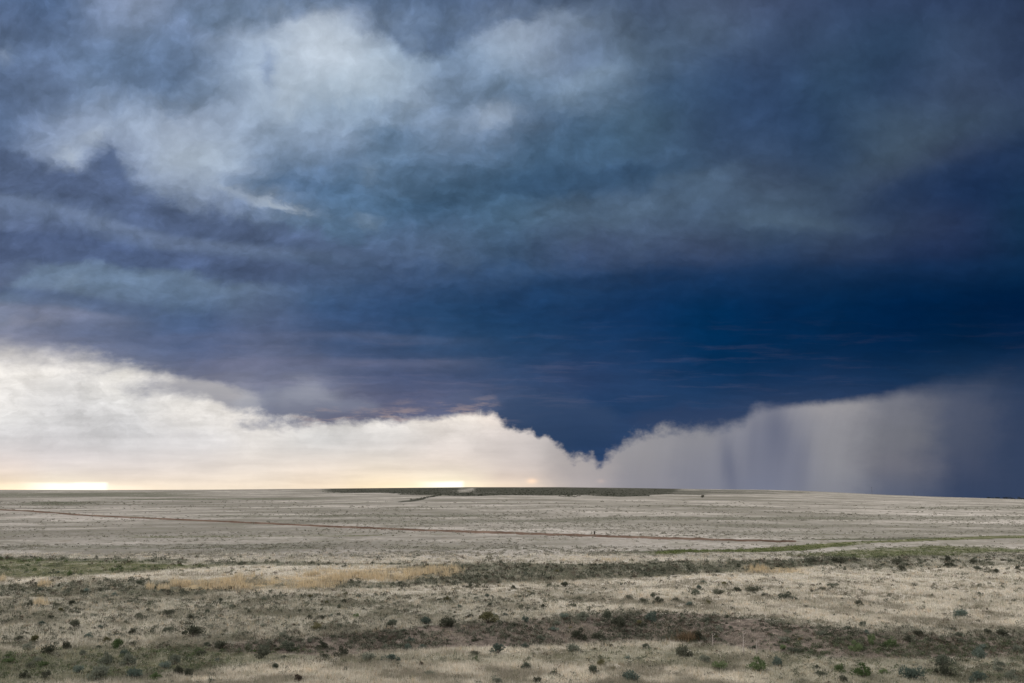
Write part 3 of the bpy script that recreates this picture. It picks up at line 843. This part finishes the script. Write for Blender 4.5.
# dry grass, thinner on the bare bank and under the sage
pts = scatter(215000, 553, 735, .85)
G_, S_, T_, B_, D_, V_ = zones(pts[:, 0], pts[:, 1], pts[:, 2])
patch = fbm(pts[:, 0] / 5.5, pts[:, 1] / 5.5, 31)
patch2 = fbm(pts[:, 0] / 1.6, pts[:, 1] / 1.6, 37)
keep = rng.random(len(pts)) < np.clip(1.35 - .8 * B_ - .75 * S_ - .35 * T_ + (patch2 - .5) * 2.2, .04, 1)
pts, G_, S_, T_, B_, patch = pts[keep], G_[keep], S_[keep], T_[keep], B_[keep], patch[keep]
n = len(pts)
dist = pts[:, 1]
tint = mixc((0.70, 0.64, 0.535), (0.50, 0.46, 0.38), np.clip((patch - .3) * 2.2, 0, 1))
tint = mixc(tint, (0.56, 0.42, 0.27), (rng.random(n) < .08) * .8)
thatch = fbm(pts[:, 0] / 2.6, pts[:, 1] / 2.6, 33)
tint = mixc(tint, (0.26, 0.235, 0.18), np.clip((thatch - .48) * 5.0, 0, .9))
tint = mixc(tint, (0.20, 0.205, 0.13), (rng.random(n) < .12) * .8)
tint = mixc(tint, (0.12, 0.14, 0.065), np.clip(G_ * 1.1 * rng.uniform(.3, 1.2, n), 0, .95))
tint = mixc(tint, (0.22, 0.215, 0.16), np.clip(S_ * rng.uniform(0, 1.1, n), 0, .9))
tint = mixc(tint, (0.30, 0.25, 0.21), np.clip(B_ * rng.uniform(.1, 1.1, n), 0, .9))
hg = rng.uniform(.14, .38, n) * (1 - .45 * B_) * (1 - .35 * G_) * np.clip(.75 + .5 * patch, .7, 1.2)
stuff_of('dry_grass', [blades(pts, 11, hg, rng.uniform(.10, .26, n) * np.clip(dist / 55, .9, 2.2), np.clip(dist * .00042, .014, .05), tint)], m_blade)

# tall straw-yellow grass in the draw
pts = scatter(26000, 560, 600, 1.0, 150, 900)
T_ = zones(pts[:, 0], pts[:, 1], pts[:, 2])[2]
cl = fbm(pts[:, 0] / 3.5, pts[:, 1] / 3.5, 41)
keep = (T_ > .15) & (rng.random(len(pts)) < np.clip((cl - .44) * 5, 0, 1) * T_ * .7)
extra = np.stack(ground_at(np.concatenate([rng.uniform(172, 187, 90), rng.uniform(147, 153, 30), rng.uniform(40, 52, 40), rng.uniform(159, 168, 30), rng.uniform(36, 46, 30), rng.uniform(1, 5, 16)]),
                           np.concatenate([rng.uniform(583, 587, 90), rng.uniform(587, 590, 30), rng.uniform(584, 587, 40), rng.uniform(588, 591, 30), rng.uniform(603, 606, 30), rng.uniform(578, 581, 16)])), 1)
pts = np.concatenate([pts[keep], extra])
n = len(pts)
tint = mixc((0.56, 0.44, 0.27), (0.52, 0.45, 0.33), rng.random(n))
stuff_of('tall_straw_grass', [blades(pts, 12, rng.uniform(.35, .85, n), rng.uniform(.15, .35, n), np.full(n, .04), tint, .16)], m_blade)


def clumps(pts, nl, rad, hgt, leaf, tint):
    """low domes of small leaf faces"""
    n = len(pts)
    a = rng.uniform(0, 2 * np.pi, (n, nl)); ce = rng.uniform(0, 1, (n, nl)) ** .8
    rr = rng.uniform(.55, 1.0, (n, nl)) * (1 + .25 * np.sin(3 * a + rng.uniform(0, 6, (n, 1))))
    s = np.sqrt(np.clip(1 - ce * ce, 0, 1))
    c0 = np.stack([pts[:, 0:1] + rad[:, None] * rr * s * np.cos(a), pts[:, 1:2] + rad[:, None] * rr * s * np.sin(a), pts[:, 2:3] + hgt[:, None] * rr * ce], -1)
    e1 = rng.normal(0, 1, (n, nl, 3)); e2 = rng.normal(0, 1, (n, nl, 3))
    e1 /= np.linalg.norm(e1, axis=-1, keepdims=True); e2 /= np.linalg.norm(e2, axis=-1, keepdims=True)
    q = leaf[:, None, None] * rng.uniform(.6, 1.3, (n, nl, 1))
    v = np.stack([c0 - e1 * q * .5, c0 + e1 * q * .5, c0 + e2 * q * .8], 2).reshape(-1, 3)
    t = tint[:, None, :] * rng.uniform(.7, 1.3, (n, nl, 1))
    t = np.repeat(t[:, :, None, :], 3, 2).reshape(-1, 3)
    return v, np.concatenate([np.clip(t, 0, .8), np.ones((len(t), 1))], 1)


m_sage = leaf_material('sage_cover_leaves', None, .2, attr=True)
chunks = []
# near: small sage and forbs between the grass
pts = scatter(58000, 556, 735, .9)
G_, S_, T_, B_, D_, V_ = zones(pts[:, 0], pts[:, 1], pts[:, 2])
cl = fbm(pts[:, 0] / 2.2, pts[:, 1] / 2.2, 51)
keep = rng.random(len(pts)) < np.clip(.10 + .9 * S_ + .3 * G_ + .25 * B_ - .6 * T_, 0, 1) * np.clip((cl - .31) * 5, 0, 1)
pts, G_, S_ = pts[keep], G_[keep], S_[keep]
n = len(pts)
tint = mixc((0.035, 0.042, 0.028), (0.19, 0.19, 0.145), rng.random(n) ** 1.2)
tint = mixc(tint, (0.065, 0.10, 0.03), np.clip(G_ * rng.uniform(0, 1.3, n), 0, .9))
tint = mixc(tint, (0.10, 0.075, 0.058), (rng.random(n) < .16) * .8)
sz = rng.uniform(.10, .30, n) * rng.uniform(.7, 1.2, n) * np.clip(pts[:, 1] / 70, .9, 1.6)
chunks.append(clumps(pts, 42, sz, sz * rng.uniform(.7, 1.25, n), np.clip(pts[:, 1] * .0011, .05, .16), tint))
# middle plain: countless low bushes reading as dotted streaks
pts = scatter(70000, 501, 558, 1.0)
G_, S_, T_, B_, D_, V_ = zones(pts[:, 0], pts[:, 1], pts[:, 2])
cl = fbm(pts[:, 0] / 30, pts[:, 1] / 30, 61)
keep = (pts[:, 1] < 1500) & (rng.random(len(pts)) < np.clip(.10 + .75 * S_ + .35 * G_ + (cl - .52) * 1.1, 0.02, 1))
pts, G_, S_ = pts[keep], G_[keep], S_[keep]
n = len(pts)
tint = mixc((0.14, 0.137, 0.108), (0.28, 0.262, 0.215), rng.random(n) ** .8)
tint = mixc(tint, (0.10, 0.125, 0.04), np.clip(G_ * 1.2, 0, .9))
sz = rng.uniform(.16, .42, n) * np.clip(pts[:, 1] / 280, .7, 2.2)
chunks.append(clumps(pts, 14, sz * 1.3, sz * rng.uniform(.45, .75, n), sz * .7, tint))
# dark scrub on the far scarp
pts = scatter(16000, 485, 500, 1.0, 310, 700)
D_ = zones(pts[:, 0], pts[:, 1], pts[:, 2])[4]
keep = (D_ > .3) & (pts[:, 1] < 2500) & (rng.random(len(pts)) < .34 * np.clip((690 - project(pts[:, 0], pts[:, 1], pts[:, 2])[0]) / 90, 0, 1))
pts = pts[keep]; n = len(pts)
tint = mixc((0.028, 0.033, 0.023), (0.09, 0.092, 0.068), rng.random(n))
sz = rng.uniform(.5, 1.3, n)
chunks.append(clumps(pts, 14, sz, sz * .7, sz * .7, tint))


def props(o, label, cat, group=None):
    o['label'], o['category'] = label, cat
    if group: o['group'] = group


def empty(name, loc, rz=0.0, sc=(1, 1, 1)):
    o = bpy.data.objects.new(name, None)
    o.empty_display_size = .2
    o.location, o.rotation_euler, o.scale = loc, (0, 0, rz), sc
    col.objects.link(o)
    return o


def tube(path, radii, sides=5):
    """tapered tube along a path, returned as vertices and quads"""
    v, f = [], []
    for k, (p, r) in enumerate(zip(path, radii)):
        for s in range(sides):
            a = 2 * math.pi * s / sides
            v.append((p[0] + r * math.cos(a), p[1] + r * math.sin(a), p[2]))
        if k:
            for s in range(sides):
                f.append(((k - 1) * sides + s, (k - 1) * sides + (s + 1) % sides, k * sides + (s + 1) % sides, k * sides + s))
    return v, f


def join(parts):
    V_, F_ = [], []
    for v, f in parts:
        k = len(V_)
        V_ += list(v)
        F_ += [tuple(i + k for i in q) for q in f]
    return V_, F_


# sagebrush: woody stems ending in rounded sprays of small leaves
def shrub_meshes(seed, lobes, leaves, leaf):
    r = np.random.default_rng(seed)
    stems, L_ = [], []
    for k in range(lobes):
        a = 2 * math.pi * k / lobes + r.uniform(-.5, .5)
        out = r.uniform(.10, .36) if k else .05
        tip = np.array([out * math.cos(a), out * math.sin(a), r.uniform(.14, .40) + (.06 if k == 0 else 0) - .45 * max(0, out - .1)])
        mid = tip * np.array([.55, .55, .45]) + r.normal(0, .015, 3)
        stems.append(tube([(0.02 * math.cos(a), .02 * math.sin(a), -.04), mid, tip], [.028, .018, .008]))
        lr = r.uniform(.11, .24)
        nl = int(leaves / lobes)
        d = r.normal(0, 1, (nl, 3)); d /= np.linalg.norm(d, axis=1, keepdims=True)
        d[:, 2] = np.where(d[:, 2] < -.2, d[:, 2] * .8, d[:, 2])
        c0 = tip + d * lr * r.uniform(.45, 1.08, (nl, 1)) * np.array([1, 1, .85])
        c0[:, 2] = np.maximum(c0[:, 2], .015)
        up = d * .7 + np.array([0, 0, .55]) + r.normal(0, .35, (nl, 3)); up /= np.linalg.norm(up, axis=1, keepdims=True)
        sd_ = np.cross(up, r.normal(0, 1, (nl, 3))); sd_ /= np.linalg.norm(sd_, axis=1, keepdims=True)
        q = leaf * r.uniform(.7, 1.35, (nl, 1))
        L_.append(np.stack([c0 - sd_ * q * .38, c0 + sd_ * q * .38, c0 + up * q * 1.25], 1).reshape(-1, 3))
    fv = np.concatenate(L_)
    return join(stems), fv


TONES = {
 'grey-green':   ((0.085, 0.095, 0.070), (0.200, 0.210, 0.165)),
 'dark':         ((0.052, 0.056, 0.040), (0.140, 0.142, 0.106)),
 'bright green': ((0.066, 0.095, 0.040), (0.165, 0.205, 0.105)),
 'blue-green':   ((0.078, 0.100, 0.082), (0.170, 0.205, 0.170)),
 'olive':        ((0.080, 0.078, 0.040), (0.190, 0.175, 0.095)),
 'brown':        ((0.070, 0.055, 0.042), (0.165, 0.130, 0.100)),
}
leafm = {k: leaf_material('sagebrush_leaves_' + k.replace('-', '_').replace(' ', '_'), v, .22) for k, v in TONES.items()}
m_wood = leaf_material('grey_bark', ((0.06, 0.05, 0.042), (0.13, 0.115, 0.095)), 0.0)
SHR = [shrub_meshes(100 + k, [6, 7, 8, 9, 7, 8, 10, 6][k], 760, .06) for k in range(8)]
stem_mesh, leaf_mesh = {}, {}


def shrub_parts(k, tone):
    if k not in stem_mesh:
        me = bpy.data.meshes.new('stems'); me.from_pydata(SHR[k][0][0], [], SHR[k][0][1]); me.materials.append(m_wood)
        stem_mesh[k] = me
    if (k, tone) not in leaf_mesh:
        fv = SHR[k][1]
        me = bpy.data.meshes.new('foliage'); me.from_pydata(fv.tolist(), [], np.arange(len(fv)).reshape(-1, 3).tolist()); me.materials.append(leafm[tone])
        leaf_mesh[(k, tone)] = me
    return stem_mesh[k], leaf_mesh[(k, tone)]


# (column, foot row, width in px, tone, height/width)
PICKS = """
117 649 13 b .8|220 649 14 d .6|193 637 23 d .45|48 655 14 d .7|66 650 11 d .7|29 650 11 g .6|18 641 10 d .7|75 628 16 d .5|138 619 10 d .6|168 616 13 d .5
175 665 14 g .7|165 669 11 c .7|128 667 17 g .7|106 665 15 g .7|29 668 11 d .7|97 682 26 g .6|178 675 13 d .7|188 677 11 d .8|155 681 13 b .6|135 679 18 c .6
46 679 11 d .7|25 679 10 d .7|212 683 10 g .6|298 683 11 n .8|421 666 7 n .7|309 620 7 d .8|322 620 6 d .8|339 617 6 d .8|356 619 8 b .7|316 629 12 o .5
340 628 9 g .6|391 628 15 g .6|426 624 15 c .5|447 628 21 d .55|488 623 22 o .5|264 651 11 g .6|288 651 19 g .5|341 657 13 d .8|325 659 11 d .7|262 659 23 d .5
408 650 9 c .8|368 661 17 g .5|391 663 19 c .45|475 656 10 d .6|497 654 17 c .6|476 662 8 b .7|498 684 13 g .7|275 670 10 g .7|620 628 17 d .7|608 620 9 g 1.1
583 621 15 g .6|564 619 9 c .7|652 621 15 c .6|580 640 17 d .6|597 638 16 d .5|697 640 15 d .6|684 658 21 d .6|573 652 17 g .5|646 649 11 g .5|720 670 15 b .6
705 663 15 g .5|758 671 22 b .55|553 676 10 d .8|594 675 15 g .7|631 682 20 c .6|537 684 11 d .7|526 670 13 g .6|960 618 16 c .55|872 644 10 b .9|855 651 15 b .6
890 647 14 b .7|909 643 10 d .8|980 660 15 c .8|944 667 23 g .5|945 677 19 d .55|912 681 24 c .6|840 674 13 b .7|863 677 21 b .55|884 675 13 b .6|844 684 11 d .8
777 667 13 c .8|783 650 8 b .7|817 670 7 g .7|822 677 11 g .6|978 683 17 c .6|1013 681 13 g .7|1000 673 13 g .6|988 635 10 d .6|1002 636 11 d .6|919 636 11 d .5
859 606 11 d .5|629 600 9 d .6|643 604 10 d .6|658 604 12 d .55|676 602 10 d .6|689 607 9 c .6|653 598 7 g .8|718 595 15 d .4|696 595 11 g .5|753 593 16 d .45
737 592 10 d .5|788 600 18 g .4|764 596 7 g .6|470 588 7 d .7|513 589 6 d .7|521 609 7 d .7|543 609 8 d .6|573 607 7 d .6|490 607 7 g .6|579 601 9 d .5
550 587 9 d .6|565 587 13 d .45|813 563 13 d .5|839 563 23 d .3|854 561 8 d .5|897 565 12 d .6|902 571 10 d .5|947 561 8 d .6|950 567 13 d .45|973 564 11 d .4
978 570 8 g .5|996 573 9 d .45|1018 570 6 d .6|833 587 12 g .35|823 591 8 d .5|30 607 7 d .8|57 607 7 d .8|71 605 9 d .5|169 616 12 d .5|139 620 9 d .6|190 620 9 d .6|5 624 8 d .6
"""
code = {'b': 'bright green', 'd': 'dark', 'g': 'grey-green', 'c': 'blue-green', 'o': 'olive', 'n': 'brown'}
picks = []
for line in PICKS.strip().split('\n'):
    for e in line.split('|'):
        a = e.split()
        picks.append((float(a[0]), float(a[1]), float(a[2]), code[a[3]], float(a[4])))
# the next largest bushes, spread where the photograph has them
want = 290 - len(picks)
cx_, cy_ = rng.uniform(6, 1018, 6000), 566 + 112 * rng.random(6000) ** 1.15
gx_, gy_, gz_ = ground_at(cx_, cy_)
Gz, Sz, Tz, Bz, _, _ = zones(gx_, gy_, gz_)
for i in range(6000):
    if want == 0: break
    p = .10 + .8 * Sz[i] + .3 * Gz[i] - .6 * Tz[i] - (.25 if cx_[i] > 740 and cy_[i] < 628 else 0)
    if random.random() > p: continue
    w = random.uniform(.6, 1.35) * (4.6 + max(0, cy_[i] - 566) * .058)
    if any(abs(cx_[i] - q[0]) < (w + q[2]) * .55 and abs(cy_[i] - q[1]) < 5 for q in picks): continue
    picks.append((cx_[i], cy_[i], w, random.choice(['dark', 'grey-green', 'grey-green', 'grey-green', 'blue-green', 'bright green' if Gz[i] > .3 else 'olive']), random.uniform(.38, .72)))
    want -= 1

PA = np.array([(p[0], p[1]) for p in picks])
wx_, wy_, wz_ = ground_at(PA[:, 0], PA[:, 1])


def spot(px, py):
    """which stretch of ground a bush stands on, in words"""
    foot, crest = pl(px, BANK_FOOT), pl(px, [(0, 645), (250, 640), (330, 634), (450, 622), (620, 611), (680, 613), (800, 624), (930, 634), (1024, 632)])
    draw_lo, draw_hi = pl(px, [(0, 598), (300, 592), (430, 587), (650, 580), (800, 574), (1024, 574)]), pl(px, [(0, 570), (400, 565), (700, 562), (1024, 555)])
    if py > foot + 3: return 'in foreground grass' if px > 300 else 'in green hollow'
    if py > crest + 5: return 'on brown bank'
    if py > crest - 5: return 'on bank crest'
    if py > (crest + draw_lo) / 2: return 'in grass above bank'
    if py > draw_lo: return 'in grass below draw'
    return 'beside the draw'


SIDE = ['far left', 'left', 'middle', 'right', 'far right']
ORD = ['first', 'second', 'third', 'fourth', 'fifth', 'sixth', 'seventh', 'eighth', 'ninth', 'tenth', 'eleventh', 'twelfth', 'thirteenth', 'fourteenth', 'fifteenth', 'sixteenth', 'seventeenth', 'eighteenth', 'nineteenth', 'twentieth']
buckets = {}
for i, p in enumerate(picks):
    size = 'small' if p[2] < 9 else ('medium' if p[2] < 15 else 'large')
    shape = 'flat' if p[4] <= .5 else ('upright' if p[4] >= .78 else 'rounded')
    buckets.setdefault((size, shape, p[3], spot(p[0], p[1]), SIDE[min(4, max(0, int(p[0] / 204.8)))]), []).append(i)
labels = {}
for (size, shape, tone, where, side), ids in buckets.items():
    ids.sort(key=lambda i: picks[i][0])
    for k, i in enumerate(ids):
        o_ = '' if len(ids) == 1 else ORD[k] + ' from left of '
        labels[i] = f'{o_}{size} {shape} {tone} sagebrush {where}, {side}' + (' of photo' if len(ids) == 1 else '')
m_ = 7
ang = rng.uniform(0, 2 * np.pi, (len(picks), m_)); rd = rng.uniform(.35, 1.5, (len(picks), m_))
Wp = (np.array([p[2] for p in picks]) / F * np.hypot(wx_, wy_))[:, None]
sx_, sy_ = (wx_[:, None] + np.cos(ang) * rd * Wp).ravel(), (wy_[:, None] + np.sin(ang) * rd * Wp * 1.6).ravel()
sp = np.stack([sx_, sy_, height(sx_, sy_)], 1)
ssz = (np.repeat(Wp, m_, 1) * rng.uniform(.12, .34, (len(picks), m_))).ravel()
stint = mixc((0.05, 0.055, 0.04), (0.20, 0.195, 0.15), rng.random(len(sp)))
chunks.append(clumps(sp, 36, ssz, ssz * .8, np.clip(sp[:, 1] * .0011, .05, .16), stint))
stuff_of('low_sage_cover', chunks, m_sage)
for i, (px, py, w, tone, hw) in enumerate(picks):
    W = w / F * math.hypot(wx_[i], wy_[i]) * 1.02
    root = empty('sagebrush', (wx_[i], wy_[i], wz_[i] - .02), random.uniform(0, 6.28), (W, W, W * hw / .55))
    props(root, labels[i], 'shrub', 'sagebrush bushes scattered over the prairie')
    sm, lm = shrub_parts(i % 8, tone)
    for nm, me in (('stems', sm), ('foliage', lm)):
        o = bpy.data.objects.new(nm, me); col.objects.link(o); o.parent = root


def single(px, py):
    x, y, z = ground_at([px], [py])
    return float(x[0]), float(y[0]), float(z[0])


# shaggy brown tussock on the crest of the bank
x, y, z = single(688, 641)
root = empty('grass_tussock', (x, y, z - .03)); props(root, 'big shaggy brown tussock leaning over the crest of the bank, right of middle', 'grass')
n = 46
base = np.stack([rng.normal(0, .34, n), rng.normal(0, .2, n), np.zeros(n)], 1)
for nm, a_, b_, hh in (('dead_blades', (0.115, 0.080, 0.052), (0.21, 0.15, 0.095), (.5, .95)), ('green_shoots', (0.04, 0.048, 0.022), (0.075, 0.08, 0.04), (.3, .6))):
    v, t = blades(base + np.array([0, 0, 0]), 16, rng.uniform(*hh, n), np.full(n, .16), np.full(n, .035), mixc(a_, b_, rng.random(n)), .55)
    o = mesh_obj(nm, v, np.arange(len(v)).reshape(-1, 3), m_blade, root, attrs={'tint': t})

# pale dead stalks standing against the bank
m_stalk = leaf_material('bleached_stalk', ((0.30, 0.26, 0.23), (0.42, 0.38, 0.34)), 0.0)
for px, py, hpx, lab in ((713, 647, 13, 'short pale dead stalk on the bank, leftmost of the three bleached stalks'),
                         (744, 655, 23, 'tallest pale dead stalk with bent tip, middle of the three bleached stalks'),
                         (757, 654, 13, 'pale dead stalk with forked tip, rightmost of the three bleached stalks')):
    x, y, z = single(px, py)
    hm = hpx / F * y * 1.02
    root = empty('dead_stalk', (x, y, z - .04)); props(root, lab, 'weed stalk', 'bleached dead stalks on the bank')
    bend = .18 if hpx > 20 else .03
    v, f = tube([(0, 0, 0), (-.02, 0, hm * .35), (.0, .01, hm * .7), (-.02, 0, hm * .95), (bend, 0, hm * 1.04)], [.030, .024, .022, .018, .010], 6)
    o = mesh_obj('stem', v, f, m_stalk, root)
    tw = join([tube([(0, 0, hm * k), (s * .10, .02, hm * k + .07), (s * .15, .03, hm * k + .18)], [.012, .009, .005], 4) for k, s in ((.5, 1), (.68, -1), (.82, 1))])
    o = mesh_obj('twigs', tw[0], tw[1], m_stalk, root)

# weathered fence post by the track
m_post = leaf_material('weathered_post', ((0.030, 0.028, 0.022), (0.07, 0.062, 0.05)), 0.0)
x, y, z = single(594.5, 535.6)
root = empty('fence_post', (x, y, z - .1), .3); props(root, 'lone dark post standing on the near side of the dirt track', 'post')
hm = 4.9 / F * y
v, f = tube([(0, 0, 0), (.01, 0, hm * .5), (.03, 0, hm * .96), (.035, 0, hm)], [.16, .145, .13, .07], 8)
f += [tuple(range(24, 32))][:0]
o = mesh_obj('post', v, f, m_post, root)
cap = mesh_obj('wire_staple', *tube([(.03, 0, hm * .8), (.03, 0, hm * .86)], [.165, .165], 8), m_post, root)

# dark bush on the far slope
x, y, z = single(702.5, 497.6)
root = empty('lone_bush', (x, y, z - .1), 0, (4.2, 4.2, 5.0)); props(root, 'tiny dark bush alone on the far slope under the ridge, right of middle', 'bush')
sm, lm = shrub_parts(3, 'dark')
for nm, me in (('stems', sm), ('foliage', lm)):
    o = bpy.data.objects.new(nm, me); col.objects.link(o); o.parent = root

# far trees on the skyline at the right
m_crown = leaf_material('far_tree_leaves', ((0.012, 0.016, 0.014), (0.035, 0.042, 0.034)), .1)
TREES = [(989, 2.0, 4, 'leftmost tiny dark tree of the skyline row at far right'), (994, 1.6, 4, 'very low tree in the skyline row, second from its left end'), (998, 2.4, 5, 'rounded dark tree in the skyline row, third from its left end'),
         (1005, 2.6, 4, 'left tree of the darkest pair in the skyline row'), (1008, 2.9, 5, 'right tree of the darkest pair in the skyline row'), (1013, 2.2, 5, 'low broad tree in the skyline row, just right of the darkest pair'), (1019, 2.9, 4, 'tallest narrow tree near the right end of the skyline row'), (1023, 2.0, 4, 'tree at the right edge of the photo ending the skyline row')]
for k, (px, hp, wp, lab) in enumerate(TREES):
    u, _ = ray(px, 498)
    y = 2330 + 14 * (k % 3)
    x = u * y
    z = float(height(x, y))
    hm, wm = hp / F * y * 1.15, wp / F * y
    root = empty('tree', (x, y, z - .3)); props(root, lab, 'tree', 'dark trees on the far skyline')
    o = mesh_obj('trunk', *tube([(0, 0, 0), (.1, 0, hm * .4), (.2, .1, hm * .7)], [.35, .28, .12], 6), m_wood, root)
    r = np.random.default_rng(900 + k)
    cl_ = [clumps(np.array([[r.uniform(-.3, .3) * wm, r.uniform(-.3, .3) * wm, hm * r.uniform(.15, .5)]]), 70, np.array([wm * .32]), np.array([hm * .45]), np.array([.9]), np.array([[.1, .1, .1]]))[0] for _ in range(5)]
    v = np.concatenate(cl_)
    o = mesh_obj('crown', v, np.arange(len(v)).reshape(-1, 3), m_crown, root)

# two thin poles far off on the skyline
m_pole = leaf_material('grey_pole', ((0.05, 0.055, 0.065), (0.09, 0.095, 0.105)), 0.0)
for px, hp, lab in ((872, 7.5, 'taller faint pole on the skyline, left of the two poles'), (914, 4.5, 'shorter faint pole on the skyline, right of the two poles')):
    u, _ = ray(px, 495)
    y = 2320.0
    x = u * y
    z = float(height(x, y))
    hm = hp / F * y
    root = empty('utility_pole', (x, y, z - .4)); props(root, lab, 'pole', 'thin poles on the far skyline')
    mesh_obj('shaft', *tube([(0, 0, 0), (0, 0, hm * .6), (0, 0, hm)], [.32, .26, .18], 7), m_pole, root)
    mesh_obj('crossarm', [(-1.4, -.12, hm * .93), (1.4, -.12, hm * .93), (1.4, .12, hm * .93), (-1.4, .12, hm * .93), (-1.4, -.12, hm * .955), (1.4, -.12, hm * .955), (1.4, .12, hm * .955), (-1.4, .12, hm * .955)],
             [(3, 2, 1, 0), (4, 5, 6, 7), (0, 1, 5, 4), (1, 2, 6, 5), (2, 3, 7, 6), (3, 0, 4, 7)], m_pole, root)
